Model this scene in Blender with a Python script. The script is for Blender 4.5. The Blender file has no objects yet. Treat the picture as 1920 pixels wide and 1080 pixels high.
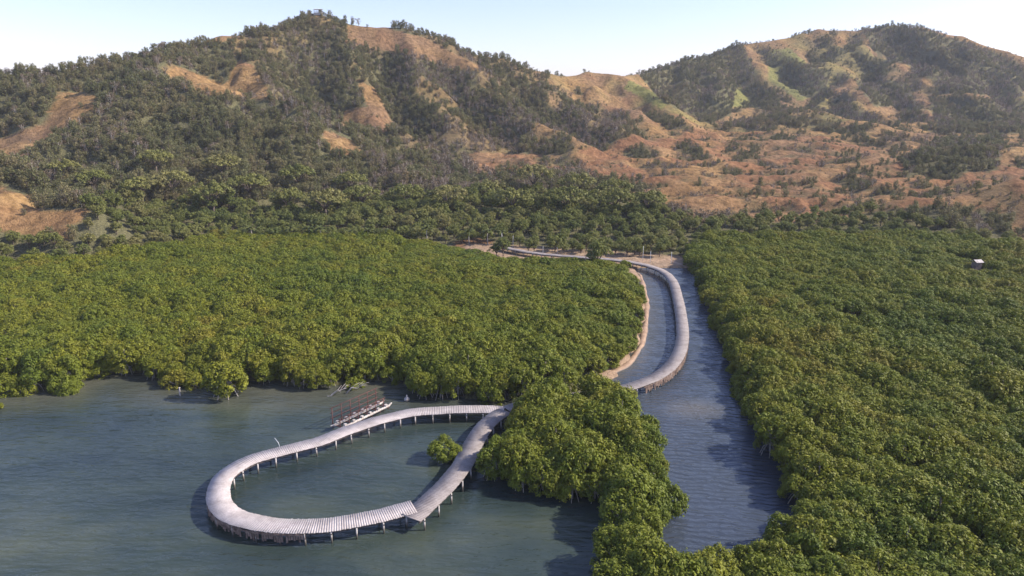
import bpy, math, random
import numpy as np
from mathutils import Vector, Matrix
R = math.radians
S = bpy.context.scene
COL = S.collection
random.seed(7)
rng = np.random.default_rng(11)

# ------------------------------------------------------------------ camera, sky, sun, exposure
H = 38.0
F = 1280.0                       # focal length in photo pixels (1920 wide)
TH = math.atan(350.0 / F)        # pitch below the horizon
cd = bpy.data.cameras.new('camera'); cam = bpy.data.objects.new('camera', cd); COL.objects.link(cam)
cd.sensor_width = 36.0; cd.lens = 24.0; cd.clip_start = 0.5; cd.clip_end = 12000
cam.location = (0, 0, H); cam.rotation_euler = (math.pi / 2 - TH, 0, 0)
S.camera = cam

SUN_EL, SUN_AZ = R(37), R(88)    # azimuth clockwise from +Y
W = bpy.data.worlds.new('World'); S.world = W; W.use_nodes = True
wn = W.node_tree; wn.nodes.clear()
sky = wn.nodes.new('ShaderNodeTexSky'); sky.sky_type = 'NISHITA'; sky.sun_disc = False
sky.sun_elevation = SUN_EL; sky.sun_rotation = SUN_AZ
sky.air_density = 1.0; sky.dust_density = 0.6; sky.ozone_density = 3.0; sky.altitude = 50
bg = wn.nodes.new('ShaderNodeBackground'); bg.inputs['Strength'].default_value = 0.14
wo = wn.nodes.new('ShaderNodeOutputWorld')
tint = wn.nodes.new('ShaderNodeMix'); tint.data_type = 'RGBA'; tint.blend_type = 'MULTIPLY'; tint.inputs[0].default_value = 1; tint.inputs[7].default_value = (1.12, .95, 1.07, 1)
wn.links.new(sky.outputs[0], tint.inputs[6]); wn.links.new(tint.outputs[2], bg.inputs[0]); wn.links.new(bg.outputs[0], wo.inputs[0])
sd = bpy.data.lights.new('sun', 'SUN'); sd.energy = 4.6; sd.angle = R(0.5); sd.color = (1.0, 0.90, 0.78)
sun = bpy.data.objects.new('sun', sd); COL.objects.link(sun)
sdir = Vector((math.sin(SUN_AZ) * math.cos(SUN_EL), math.cos(SUN_AZ) * math.cos(SUN_EL), math.sin(SUN_EL)))
sun.rotation_euler = sdir.to_track_quat('Z', 'Y').to_euler(); sun.location = (60, -20, 90)
S.view_settings.view_transform = 'Standard'; S.view_settings.look = 'None'
S.view_settings.exposure = 0.7; S.view_settings.gamma = 1.0

HAZE = 0.00015
# ------------------------------------------------------------------ photo geometry -> world
CT, ST = math.cos(TH), math.sin(TH)
def ray(px, py):
    u = (px - 960) / F; v = (540 - py) / F
    return u, CT + v * ST, -ST + v * CT
def P(px, py, z=0.0):            # point of the photo at height z
    dx, dy, dz = ray(px, py); t = (z - H) / dz
    return (dx * t, dy * t)
def PD(px, py, D):               # point of the photo at ground distance D
    dx, dy, dz = ray(px, py); t = D / dy
    return (dx * t, D, H + dz * t)
def proj(x, y, z):
    dz = z - H
    zc = y * CT - dz * ST; yc = y * ST + dz * CT
    zc = np.maximum(zc, 0.1)
    return 960 + F * x / zc, 540 - F * yc / zc, zc
def inpoly(x, y, poly):
    x = np.asarray(x, float); y = np.asarray(y, float); c = np.zeros(x.shape, bool)
    n = len(poly); j = n - 1
    for i in range(n):
        xi, yi = poly[i][:2]; xj, yj = poly[j][:2]
        if yi != yj:
            c ^= ((yi > y) != (yj > y)) & (x < (xj - xi) * (y - yi) / (yj - yi) + xi)
        j = i
    return c
def segdist(x, y, pts):          # distance to a polyline and the interpolated height there
    best = np.full(np.shape(x), 1e9); zz = np.zeros(np.shape(x))
    for a, b in zip(pts[:-1], pts[1:]):
        ax, ay = a[0], a[1]; bx, by = b[0] - ax, b[1] - ay
        t = np.clip(((x - ax) * bx + (y - ay) * by) / (bx * bx + by * by + 1e-9), 0, 1)
        d = np.hypot(x - ax - t * bx, y - ay - t * by)
        m = d < best; best = np.where(m, d, best)
        if len(a) > 2: zz = np.where(m, a[2] + t * (b[2] - a[2]), zz)
    return best, zz

# value noise
_perm = rng.random((256, 256))
def vnoise(x, y):
    xi = np.floor(x).astype(int); yi = np.floor(y).astype(int)
    fx = x - xi; fy = y - yi; fx = fx * fx * (3 - 2 * fx); fy = fy * fy * (3 - 2 * fy)
    g = lambda a, b: _perm[a & 255, b & 255]
    return (g(xi, yi) * (1 - fx) + g(xi + 1, yi) * fx) * (1 - fy) + (g(xi, yi + 1) * (1 - fx) + g(xi + 1, yi + 1) * fx) * fy
def fbm(x, y, s, o=4, off=0.0):
    t = 0; a = 1; n = 0
    for k in range(o):
        t = t + a * vnoise(x / s + off + 17.3 * k, y / s - off + 9.1 * k); n += a; a *= 0.5; s = s * 0.5
    return t / n                 # 0..1
def ridged(x, y, s, o=3, off=0.0):
    t = 0; a = 1; n = 0
    for k in range(o):
        t = t + a * (1 - np.abs(2 * vnoise(x / s + off + 5.7 * k, y / s + off * 1.3 + 3.3 * k) - 1)); n += a; a *= 0.5; s = s * 0.5
    return t / n

# ------------------------------------------------------------------ shorelines (world x, y)
LEFT = [P(-700, 770), P(-300, 752), P(0, 742), P(60, 745), P(130, 736), P(165, 724), P(205, 706), P(260, 716), P(330, 730),
        P(400, 726), P(500, 728), P(560, 735), P(640, 735), P(705, 722), P(735, 722), P(765, 752), P(850, 755), P(950, 760),
        P(1010, 742), P(1080, 718), P(1140, 702), P(1178, 680), P(1196, 645), P(1202, 600), P(1203, 560), P(1190, 522),
        P(1130, 508), P(1000, 503), P(925, 498), P(890, 485), P(800, 466), P(600, 462), P(300, 458), P(150, 452), P(-200, 446), P(-1500, 446)]
ISLE = [P(952, 800), P(920, 850), P(898, 885), P(905, 908), P(960, 922), P(1010, 935), P(1060, 945), P(1105, 968), P(1130, 1000),
        P(1135, 1060), P(1138, 1300), P(1300, 1500), P(1360, 1150, 0), P(1240, 1090, 0), P(1232, 1060), P(1255, 1000, 0),
        P(1268, 960), P(1258, 910, 0), P(1240, 850), P(1215, 800), P(1180, 768), P(1120, 738), P(1060, 738), P(1000, 750)]
RIGHT = [P(1292, 508), P(1308, 560), P(1345, 640), P(1375, 740), P(1410, 830), P(1445, 890), P(1464, 950), P(1458, 990),
         P(1425, 1045), P(1340, 1078), P(1240, 1070), P(1140, 1060), P(1138, 1400), P(1200, 2300), P(3600, 2300), P(4200, 900), P(3000, 560),
         P(2300, 500), P(1920, 474), P(1800, 466), P(1640, 455), P(1500, 448), P(1330, 452), P(1300, 480)]
CHANNEL = [P(1195, 505), P(1290, 505), P(1310, 560), P(1350, 640), P(1390, 740), P(1430, 830), P(1500, 950), P(1480, 1080), P(1240, 1110),
           P(1230, 1000), P(1230, 850), P(1170, 760), P(1120, 735), P(1160, 706), P(1205, 650), P(1214, 600), P(1214, 550)]
SEA = [P(-3000, 768), P(-700, 768), P(-300, 752), P(0, 742), P(130, 738), P(205, 708), P(330, 732), P(400, 730), P(560, 737), P(700, 724), P(735, 724), P(765, 754),
       P(950, 762), P(1000, 800), P(930, 850), P(910, 885), P(960, 915), P(1060, 940), P(1140, 1000), P(1145, 1300), P(1250, 3500), P(-4000, 3500)]
LAG = [P(a, b) for a, b in ((1010, 741), (950, 766))]

WALK_LOOP = [(945, 769), (900, 767), (860, 767.5), (800, 770), (760, 775), (720, 785), (680, 797), (640, 811), (600, 826), (560, 837), (520, 847),
             (480, 859), (450, 872), (425, 889), (412, 909), (409, 930), (416, 950), (438, 967), (475, 979), (520, 985), (580, 986), (640, 979.5), (700, 969), (745, 958), (776, 950)]
WALK_SPUR = [(948, 771), (928, 783), (909, 800), (888, 832), (868, 871), (846, 900), (821, 926), (795, 950), (770, 972)]
WALK_CHAN = [(950, 767), (985, 757), (1030, 745), (1080, 741), (1130, 738), (1190, 722), (1225, 708), (1253, 690), (1272, 665), (1280, 630), (1277, 590), (1270, 555), (1262, 528), (1248, 512),
             (1225, 501), (1195, 493), (1150, 487), (1095, 482), (1040, 478), (990, 472), (940, 463)]
DECK_Z = 1.3
wl = [P(a, b, DECK_Z) for a, b in WALK_LOOP]; ws = [P(a, b, DECK_Z + .004) for a, b in WALK_SPUR]; wc = [P(a, b, DECK_Z) for a, b in WALK_CHAN]

# ------------------------------------------------------------------ terrain
RID = [
 # (points, slope, crest rounding)
 ([(-900, 260, 300), (-400, 200, 300), (0, 160, 300), (100, 132, 310), (200, 116, 325), (290, 110, 345), (350, 88, 360), (420, 70, 378), (500, 64, 395), (560, 44, 410), (600, 33, 420), (640, 40, 423), (680, 46, 425),
   (760, 56, 430), (820, 74, 440), (880, 96, 450), (950, 116, 460), (1000, 130, 470), (1040, 143, 480), (1100, 140, 500), (1160, 143, 515)], .85, 4),
 ([(600, 33, 420), (640, 90, 395), (668, 150, 372), (700, 212, 345), (745, 262, 318), (800, 300, 300)], .75, 4),
 ([(600, 33, 420), (560, 80, 400), (545, 140, 378), (560, 190, 350)], .75, 4),
 ([(820, 74, 440), (890, 130, 410), (950, 195, 380), (1010, 245, 350), (1080, 275, 330)], .7, 5),
 ([(500, 64, 395), (485, 100, 372), (445, 122, 345), (490, 160, 330), (520, 188, 312)], .75, 3),
 ([(760, 56, 430), (770, 120, 400), (810, 190, 365), (850, 240, 335)], .62, 3),
 ([(950, 116, 460), (1020, 180, 425), (1090, 225, 390), (1180, 255, 360)], .55, 6),
 ([(330, 95, 350), (300, 140, 305), (370, 165, 300), (440, 175, 300), (520, 198, 297), (590, 235, 288), (650, 272, 278), (700, 303, 268), (780, 340, 252)], .62, 6),
 ([(300, 140, 305), (220, 180, 282), (150, 232, 262), (95, 290, 240)], .9, 4),
 ([(400, 172, 300), (430, 260, 262), (440, 345, 232)], .5, 10),
 ([(560, 215, 292), (590, 280, 260), (600, 350, 236)], .5, 10),
 ([(220, 180, 282), (250, 260, 250), (270, 340, 226)], .55, 9),
 ([(60, 145, 305), (140, 190, 290), (90, 235, 265), (20, 285, 240), (-80, 320, 225)], .55, 6),
 ([(-300, 330, 205), (-60, 322, 208), (60, 332, 207), (140, 352, 204), (200, 385, 198)], .5, 8),
 ([(-300, 350, 180), (-80, 352, 178), (0, 360, 178), (60, 374, 176), (140, 402, 172)], .6, 6),
 # far range
 ([(1160, 143, 540), (1200, 140, 600), (1260, 124, 630), (1330, 108, 650), (1390, 85, 665), (1440, 78, 675), (1500, 67, 690), (1530, 59, 700), (1600, 59, 700), (1640, 52, 700), (1680, 48, 700),
   (1730, 56, 690), (1800, 70, 680), (1860, 90, 670), (1920, 108, 660), (2100, 150, 640), (2400, 190, 640), (3000, 240, 640)], .88, 5),
 ([(1390, 85, 665), (1430, 128, 620), (1462, 172, 575)], .7, 5),
 ([(1300, 112, 640), (1290, 160, 590), (1262, 200, 540)], .6, 6),
 ([(1530, 59, 700), (1565, 108, 655), (1520, 152, 600), (1440, 192, 550), (1360, 226, 500), (1320, 242, 460)], .6, 3),
 ([(1620, 55, 700), (1612, 95, 660), (1680, 120, 625), (1745, 142, 590), (1805, 172, 550), (1860, 215, 490)], .62, 3),
 ([(1680, 120, 625), (1640, 160, 560), (1590, 198, 505), (1680, 232, 460), (1740, 255, 430)], .6, 5),
 ([(1680, 48, 700), (1760, 100, 650), (1800, 150, 600)], .75, 4),
 ([(1800, 70, 680), (1850, 130, 620), (1900, 175, 570)], .7, 5),
 ([(1500, 67, 690), (1490, 110, 650), (1500, 140, 615)], .7, 4),
 ([(1100, 140, 500), (1160, 142, 500), (1200, 168, 480), (1255, 212, 440), (1290, 235, 410)], .6, 5),
 ([(1090, 150, 495), (1120, 190, 450), (1180, 215, 420)], .5, 6),
 ([(1440, 225, 460), (1520, 212, 470), (1620, 232, 440), (1700, 260, 400)], .5, 6),
 ([(1290, 118, 645), (1340, 150, 600), (1345, 190, 555)], .65, 3),
 ([(1730, 56, 690), (1735, 90, 660), (1790, 125, 620), (1880, 150, 600)], .7, 3),
 ([(1560, 120, 640), (1600, 150, 590), (1560, 185, 545), (1500, 210, 505)], .6, 3),
 ([(1440, 192, 550), (1500, 205, 520), (1580, 240, 460)], .5, 3),
 ([(1745, 142, 590), (1720, 190, 530), (1760, 235, 460)], .55, 3),
 # badlands in the middle distance
 ([(1180, 285, 345), (1260, 262, 365), (1340, 264, 372), (1420, 270, 365), (1560, 276, 360), (1615, 292, 345)], .45, 4),
 ([(900, 300, 310), (1000, 312, 300), (1100, 330, 285), (1210, 350, 270)], .4, 4),
 ([(1400, 300, 320), (1330, 325, 295), (1240, 345, 275)], .4, 3),
 ([(1640, 300, 310), (1560, 320, 300), (1480, 350, 270), (1400, 380, 240)], .4, 3),
 ([(1700, 318, 290), (1800, 296, 305), (1920, 280, 320), (2200, 270, 330)], .5, 6),
 ([(1610, 405, 212), (1700, 385, 212), (1800, 368, 214), (1880, 352, 216), (2000, 335, 218), (2400, 300, 220)], .6, 5),
 ([(1880, 352, 216), (1930, 400, 200), (1960, 440, 190)], .6, 4),
]
RID = [([PD(*p) for p in pts], s, w) for pts, s, w in RID]
FAR = max(range(1, len(RID)), key=lambda i: len(RID[i][0]))
def base_h(x, y):
    b = np.interp(y, [0, 172, 185, 205, 250, 300, 350, 400, 500, 600, 800, 3000], [.25, .25, .9, 2.4, 4.6, 8.5, 12.5, 16, 22, 28, 30, 20])
    return b
def terrain(x, y):
    x = np.asarray(x, float); y = np.asarray(y, float)
    b = base_h(x, y)
    wx = x + 13 * (fbm(x, y, 38, 3, 3.1) - .5); wy = y + 13 * (fbm(x, y, 38, 3, 8.7) - .5)
    k = 2.2; acc = np.exp(np.clip(0 / k, -50, 50)) * np.ones_like(b)
    for pts, s, w in RID:
        d, z = segdist(wx, wy, pts)
        h = z - s * (np.sqrt(d * d + w * w) - w) - b
        h = h * np.where(h > 0, 1, 1)
        acc = acc + np.exp(np.clip(h / k, -30, 60))
    h = k * np.log(acc) - k * np.log(2.0) * 0
    hill = np.clip(h / 14, 0, 1)
    cr = np.minimum(segdist(wx, wy, RID[0][0])[0], segdist(wx, wy, RID[FAR][0])[0]); damp = np.clip(cr / 30, .12, 1); hill0 = hill; hill = hill * damp
    gull = ridged(x, y, 26, 3, 1.7) - .6
    far = np.clip((y - 185) / 40, 0, 1)
    bad = np.clip((y - 195) / 30, 0, 1) * (1 - hill0)
    r = b + h + hill * (11.0 * gull) + 1.6 * (fbm(x, y, 9, 2, 4.4) - .5) * far
    r = r + bad * (8.0 * (ridged(x, y * 1.7, 22, 4, 6.2) - .55))
    fr_ = np.clip((y - 430) / 60, 0, 1) * hill; r = r + fr_ * 14 * (ridged(x, y, 70, 2, 3.9) - .62)
    # near flats: mud under the mangroves, banks, lagoon bed
    near = y < 190
    land = inpoly(x, y, SEA) | inpoly(x, y, CHANNEL)
    r = np.where(near & land, -1.2, r)
    r = np.where(near & ((segdist(x, y, LEFT[:18])[0] < 1.5) | (segdist(x, y, ISLE[:21])[0] < 2.2) | (segdist(x, y, RIGHT[:12])[0] < 1.8)), -1.2, r)
    return r
def tz(x, y): return float(terrain(np.array([x]), np.array([y]))[0])

# ------------------------------------------------------------------ tagging and mesh helpers
def tag(o, label=None, cat=None, group=None, kind=None):
    if label: o['label'] = label
    if cat: o['category'] = cat
    if group: o['group'] = group
    if kind: o['kind'] = kind
    return o
def empty(name, loc, rz=0.0, sc=1.0):
    o = bpy.data.objects.new(name, None); COL.objects.link(o); o.location = loc; o.rotation_euler = (0, 0, rz)
    o.scale = (sc, sc, sc); o.empty_display_size = 0.3
    return o
def link(name, me, mat, parent=None):
    o = bpy.data.objects.new(name, me); COL.objects.link(o)
    if mat and not me.materials: me.materials.append(mat)
    if parent: o.parent = parent
    return o
def npmesh(name, V, Fq, smooth=False):
    V = np.asarray(V, np.float32); Fq = np.asarray(Fq, np.int32)
    me = bpy.data.meshes.new(name); n = Fq.shape[1]
    me.vertices.add(len(V)); me.vertices.foreach_set('co', V.ravel())
    me.loops.add(Fq.size); me.loops.foreach_set('vertex_index', Fq.ravel())
    me.polygons.add(len(Fq)); me.polygons.foreach_set('loop_start', np.arange(0, Fq.size, n, dtype=np.int32))
    if smooth: me.polygons.foreach_set('use_smooth', np.ones(len(Fq), bool))
    me.update(); me.validate(); return me
class MB:
    def __init__(s): s.v = []; s.f = []
    def box(s, c, sx, sy, sz, rz=0.0, tilt=0.0):
        m = Matrix.Translation(c) @ Matrix.Rotation(rz, 4, 'Z') @ Matrix.Rotation(tilt, 4, 'X')
        b = len(s.v)
        for X in (-.5, .5):
            for Y in (-.5, .5):
                for Z in (-.5, .5): s.v.append(tuple(m @ Vector((X * sx, Y * sy, Z * sz))))
        for q in ((0, 1, 3, 2), (4, 6, 7, 5), (0, 4, 5, 1), (2, 3, 7, 6), (0, 2, 6, 4), (1, 5, 7, 3)): s.f.append(tuple(b + i for i in q))
    def tube(s, pts, rad, n=7, cap=True):
        pts = [Vector(p) for p in pts]; rings = []
        for i, p in enumerate(pts):
            d = (pts[min(i + 1, len(pts) - 1)] - pts[max(i - 1, 0)]).normalized()
            a = d.cross(Vector((0.31, 0.95, 0.02))); 
            if a.length < .1: a = d.cross(Vector((1, 0, 0)))
            a.normalize(); c = d.cross(a); r = rad[i] if hasattr(rad, '__len__') else rad
            rings.append(len(s.v))
            for k in range(n):
                t = 2 * math.pi * k / n; s.v.append(tuple(p + r * (math.cos(t) * a + math.sin(t) * c)))
        for a, b in zip(rings[:-1], rings[1:]):
            for k in range(n): s.f.append((a + k, a + (k + 1) % n, b + (k + 1) % n, b + k))
        if cap: s.f.append(tuple(rings[0] + k for k in range(n - 1, -1, -1))); s.f.append(tuple(rings[-1] + k for k in range(n)))
    def beam(s, a, b, w, h):
        a = Vector(a); b = Vector(b); d = b - a; L = d.length; m = d.to_track_quat('X', 'Z').to_matrix().to_4x4(); m.translation = (a + b) / 2
        i0 = len(s.v)
        for X in (-.5, .5):
            for Y in (-.5, .5):
                for Z in (-.5, .5): s.v.append(tuple(m @ Vector((X * L, Y * w, Z * h))))
        for q in ((0, 1, 3, 2), (4, 6, 7, 5), (0, 4, 5, 1), (2, 3, 7, 6), (0, 2, 6, 4), (1, 5, 7, 3)): s.f.append(tuple(i0 + i for i in q))
    def mesh(s, name, smooth=False):
        me = bpy.data.meshes.new(name); me.from_pydata(s.v, [], s.f)
        if smooth: me.polygons.foreach_set('use_smooth', [True] * len(me.polygons))
        me.update(); return me
    def build(s, name, mat, parent=None, smooth=False): return link(name, s.mesh(name, smooth), mat, parent)

# ------------------------------------------------------------------ materials
class NT:
    def __init__(s, name):
        s.m = bpy.data.materials.new(name); s.m.use_nodes = True; s.t = s.m.node_tree; s.t.nodes.clear()
        s.out = s.n('ShaderNodeOutputMaterial')
    def n(s, k, **a):
        o = s.t.nodes.new(k)
        for q, v in a.items(): setattr(o, q, v)
        return o
    def l(s, a, b): s.t.links.new(a, b)
    def pos(s, obj=False):
        if obj: return s.n('ShaderNodeTexCoord').outputs['Object']
        return s.n('ShaderNodeNewGeometry').outputs['Position']
    def noise(s, vec, scale, detail=4, rough=.55, sc=None):
        if sc:
            mp = s.n('ShaderNodeMapping'); mp.inputs['Scale'].default_value = sc; s.l(vec, mp.inputs[0]); vec = mp.outputs[0]
        t = s.n('ShaderNodeTexNoise'); t.inputs['Scale'].default_value = scale; t.inputs['Detail'].default_value = detail; t.inputs['Roughness'].default_value = rough
        s.l(vec, t.inputs['Vector']); return t.outputs['Fac']
    def ramp(s, fac, stops, interp='LINEAR'):
        r = s.n('ShaderNodeValToRGB'); e = r.color_ramp.elements; r.color_ramp.interpolation = interp
        while len(e) < len(stops): e.new(0.5)
        for q, (p, c) in zip(e, stops): q.position = p; q.color = (*c, 1) if len(c) == 3 else c
        s.l(fac, r.inputs[0]); return r.outputs[0]
    def mix(s, fac, a, b, mode='MIX'):
        m = s.n('ShaderNodeMix', data_type='RGBA', blend_type=mode)
        for i, v in ((0, fac), (6, a), (7, b)):
            if hasattr(v, 'default_value') and not isinstance(v, (int, float, tuple)): s.l(v, m.inputs[i])
            else: m.inputs[i].default_value = v if i == 0 else (*v, 1)
        return m.outputs[2]
    def math(s, op, a, b=0.0, clamp=False):
        m = s.n('ShaderNodeMath', operation=op, use_clamp=clamp)
        for i, v in ((0, a), (1, b)):
            if isinstance(v, (int, float)): m.inputs[i].default_value = v
            else: s.l(v, m.inputs[i])
        return m.outputs[0]
    def attr(s, name, typ='GEOMETRY'): a = s.n('ShaderNodeAttribute', attribute_name=name, attribute_type=typ); return a
    def bsdf(s, col, rough=.8, spec=.3, normal=None, **kw):
        b = s.n('ShaderNodeBsdfPrincipled'); 
        if isinstance(col, tuple): b.inputs['Base Color'].default_value = (*col, 1)
        else: s.l(col, b.inputs['Base Color'])
        if isinstance(rough, (int, float)): b.inputs['Roughness'].default_value = rough
        else: s.l(rough, b.inputs['Roughness'])
        b.inputs['Specular IOR Level'].default_value = spec
        for k, v in kw.items(): b.inputs[k].default_value = v
        if normal: s.l(normal, b.inputs['Normal'])
        return b
    def bump(s, h, strength=.5, dist=.1):
        b = s.n('ShaderNodeBump'); b.inputs['Strength'].default_value = strength; b.inputs['Distance'].default_value = dist; s.l(h, b.inputs['Height']); return b.outputs[0]
    def done(s, sh): s.l(sh, s.out.inputs[0]); return s.m

def leaf_mat(name, cols, transl=.25, vscale=.05, rough=.6, spec=.25):
    t = NT(name); oi = t.n('ShaderNodeObjectInfo').outputs['Random']; pos = t.pos()
    big = t.noise(pos, vscale, 3)
    f = t.math('ADD', t.math('MULTIPLY', oi, .55), t.math('MULTIPLY', t.math('SUBTRACT', big, .5), 1.6)); f = t.math('ADD', f, .22, True)
    c = t.ramp(f, cols)
    fine = t.noise(pos, 1.3, 3, .6)
    c = t.mix(1.0, c, t.ramp(fine, [(.25, (.62, .62, .62)), (.75, (1.35, 1.35, 1.3))]), 'MULTIPLY')
    la = t.attr('tone').outputs['Fac']
    c = t.mix(1.0, c, t.ramp(la, [(0, (.7, .75, .75)), (1, (1.3, 1.22, 1.1))]), 'MULTIPLY')
    b = t.bsdf(c, rough, spec)
    tr = t.n('ShaderNodeBsdfTranslucent'); t.l(c, tr.inputs[0])
    m = t.n('ShaderNodeMixShader'); m.inputs[0].default_value = transl; t.l(b.outputs[0], m.inputs[1]); t.l(tr.outputs[0], m.inputs[2])
    return t.done(m.outputs[0])
M = {}
M['mangrove'] = leaf_mat('mangrove_leaf', [(0, (.096, .138, .016)), (.4, (.146, .176, .017)), (.75, (.184, .196, .019)), (1, (.212, .188, .024))], .2, .035)
M['scrub'] = leaf_mat('scrub_leaf', [(0, (.105, .118, .056)), (.4, (.165, .168, .074)), (.75, (.21, .19, .094)), (1, (.225, .18, .11))], .28, .03)
M['dry'] = leaf_mat('dry_scrub_leaf', [(0, (.12, .095, .068)), (.5, (.17, .13, .095)), (1, (.21, .16, .12))], .2, .03)
M['broad'] = leaf_mat('broad_leaf', [(0, (.115, .145, .040)), (.5, (.185, .205, .056)), (1, (.245, .225, .088))], .3, .05)
M['olive'] = leaf_mat('umbrella_leaf', [(0, (.14, .16, .040)), (.5, (.20, .205, .058)), (1, (.24, .215, .09))], .22, .05)
M['palm'] = leaf_mat('palm_frond', [(0, (.06, .085, .02)), (1, (.12, .13, .035))], .2, .2)
t = NT('bark'); nz = t.noise(t.pos(True), 6, 4); M['bark'] = t.done(t.bsdf(t.ramp(nz, [(.3, (.09, .07, .055)), (.7, (.22, .18, .15))]), .9, .1).outputs[0])
t = NT('pale_bark'); nz = t.noise(t.pos(True), 5, 4); M['pale'] = t.done(t.bsdf(t.ramp(nz, [(.3, (.25, .22, .19)), (.7, (.5, .46, .42))]), .9, .1).outputs[0])
def deck_mat(name, lo, hi, warm):
    t = NT(name); pl = t.attr('plank').outputs['Fac']; pos = t.pos()
    c = t.ramp(pl, [(0, lo), (1, hi)])
    g = t.noise(pos, .35, 3); c = t.mix(t.math('MULTIPLY', g, .6), c, warm); st_ = t.noise(pos, .9, 4, .65); c = t.mix(1.0, c, t.ramp(st_, [(.3, (.7, .68, .67)), (.55, (1, 1, 1)), (.75, (1.12, 1.12, 1.12))]), 'MULTIPLY')
    s_ = t.noise(pos, 9, 5, .7); c = t.mix(1.0, c, t.ramp(s_, [(.3, (.72, .7, .7)), (.7, (1.15, 1.15, 1.15))]), 'MULTIPLY')
    return t.done(t.bsdf(c, .7, .3, t.bump(s_, .2, .01)).outputs[0])
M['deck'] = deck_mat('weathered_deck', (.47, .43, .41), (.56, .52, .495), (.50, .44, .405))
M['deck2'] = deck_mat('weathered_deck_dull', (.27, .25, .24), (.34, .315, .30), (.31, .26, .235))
t = NT('post_timber'); pos = t.pos(); sx = t.n('ShaderNodeSeparateXYZ'); t.l(pos, sx.inputs[0]); nz = t.noise(pos, 3, 3)
w_ = t.math('ADD', sx.outputs[2], t.math('MULTIPLY', t.math('SUBTRACT', nz, .5), .4))
M['post'] = t.done(t.bsdf(t.ramp(w_, [(.2, (.05, .05, .04)), (.5, (.16, .14, .12)), (.8, (.46, .43, .40))]), .8, .2).outputs[0])
t = NT('dark_timber'); nz = t.noise(t.pos(), 4, 3); M['beam'] = t.done(t.bsdf(t.ramp(nz, [(.3, (.05, .042, .04)), (.7, (.15, .125, .115))]), .85, .2).outputs[0])
t = NT('skirt_timber'); nz = t.noise(t.pos(), 2.5, 4); M['skirt'] = t.done(t.bsdf(t.ramp(nz, [(.3, (.09, .06, .05)), (.7, (.34, .25, .2))]), .85, .2).outputs[0])
t = NT('rusty_red'); nz = t.noise(t.pos(), 5, 4); M['rust'] = t.done(t.bsdf(t.ramp(nz, [(.35, (.07, .03, .025)), (.7, (.14, .06, .05))]), .7, .3).outputs[0])
t = NT('white_paint'); nz = t.noise(t.pos(), 4, 4); M['white'] = t.done(t.bsdf(t.ramp(nz, [(.35, (.26, .22, .19)), (.6, (.56, .52, .48))]), .5, .4).outputs[0])
t = NT('grey_metal'); nz = t.noise(t.pos(), 4, 4); M['metal'] = t.done(t.bsdf(t.ramp(nz, [(.3, (.5, .51, .53)), (.6, (.68, .69, .7))]), .45, .5).outputs[0])
t = NT('dark_wall'); nz = t.noise(t.pos(), 2, 4); M['wall'] = t.done(t.bsdf(t.ramp(nz, [(.3, (.12, .09, .08)), (.6, (.2, .16, .14))]), .8, .2).outputs[0])

# ground
t = NT('ground_grass_and_soil'); pos = t.pos()
veg = t.attr('veg').outputs['Fac']; red = t.attr('red').outputs['Fac']; mud = t.attr('mud').outputs['Fac']; green = t.attr('green').outputs['Fac']
n1 = t.noise(pos, .06, 5, .6); n2 = t.noise(pos, .5, 5, .65); n3 = t.noise(pos, 2.2, 4, .7)
grass = t.ramp(n1, [(.3, (.19, .122, .055)), (.5, (.31, .195, .082)), (.7, (.41, .27, .12))])
grass = t.mix(t.ramp(t.noise(pos, .02, 4, .6), [(.42, (0, 0, 0)), (.6, (.7, .7, .7))]), grass, (.21, .135, .085))
grass = t.mix(1.0, grass, t.ramp(n2, [(.32, (.42, .41, .40)), (.6, (1.12, 1.1, 1.08))]), 'MULTIPLY')
redc = t.ramp(n2, [(.3, (.095, .048, .028)), (.55, (.25, .125, .062)), (.8, (.37, .215, .10))])
c = t.mix(red, grass, redc)
c = t.mix(green, c, t.ramp(n2, [(.3, (.10, .13, .035)), (.7, (.26, .27, .08))]))
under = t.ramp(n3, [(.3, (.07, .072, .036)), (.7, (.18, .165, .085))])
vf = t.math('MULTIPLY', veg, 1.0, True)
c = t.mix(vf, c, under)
mudc = t.ramp(n2, [(.3, (.26, .18, .12)), (.7, (.46, .33, .22))])
c = t.mix(mud, c, mudc)
c = t.mix(1.0, c, t.ramp(n3, [(.3, (.78, .78, .78)), (.7, (1.12, 1.12, 1.12))]), 'MULTIPLY')
M['ground'] = t.done(t.bsdf(c, .95, .1, t.bump(t.math('ADD', n3, t.math('MULTIPLY', n2, 2.0)), .7, .5)).outputs[0])

# water
t = NT('water_surface'); pos = t.pos()
a1 = t.noise(pos, .9, 3, .5, (.35, 1.0, 1)); a2 = t.noise(pos, 2.6, 3, .6, (.5, 1.0, 1)); a3 = t.noise(pos, .16, 2, .5, (.6, 1, 1))
hgt = t.math('ADD', t.math('MULTIPLY', a1, 1.0), t.math('MULTIPLY', a2, .35)); hgt = t.math('ADD', hgt, t.math('MULTIPLY', a3, 1.5))
wv = t.n('ShaderNodeTexWave', wave_type='BANDS', bands_direction='Y'); mp = t.n('ShaderNodeMapping'); mp.inputs['Rotation'].default_value = (0, 0, .12); t.l(pos, mp.inputs[0]); t.l(mp.outputs[0], wv.inputs[0])
wv.inputs['Scale'].default_value = .40; wv.inputs['Distortion'].default_value = 8.0; wv.inputs['Detail'].default_value = 2; wv.inputs['Detail Scale'].default_value = .8
hgt = t.math('ADD', hgt, t.math('MULTIPLY', wv.outputs['Fac'], t.math('MULTIPLY', t.math('ADD', t.math('MULTIPLY', t.attr('channel').outputs['Fac'], .4), .2), t.math('MULTIPLY', a3, .7))))
b1 = t.noise(pos, .07, 4, .6, (.5, 1, 1)); shoal = t.attr('shoal').outputs['Fac']
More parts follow.
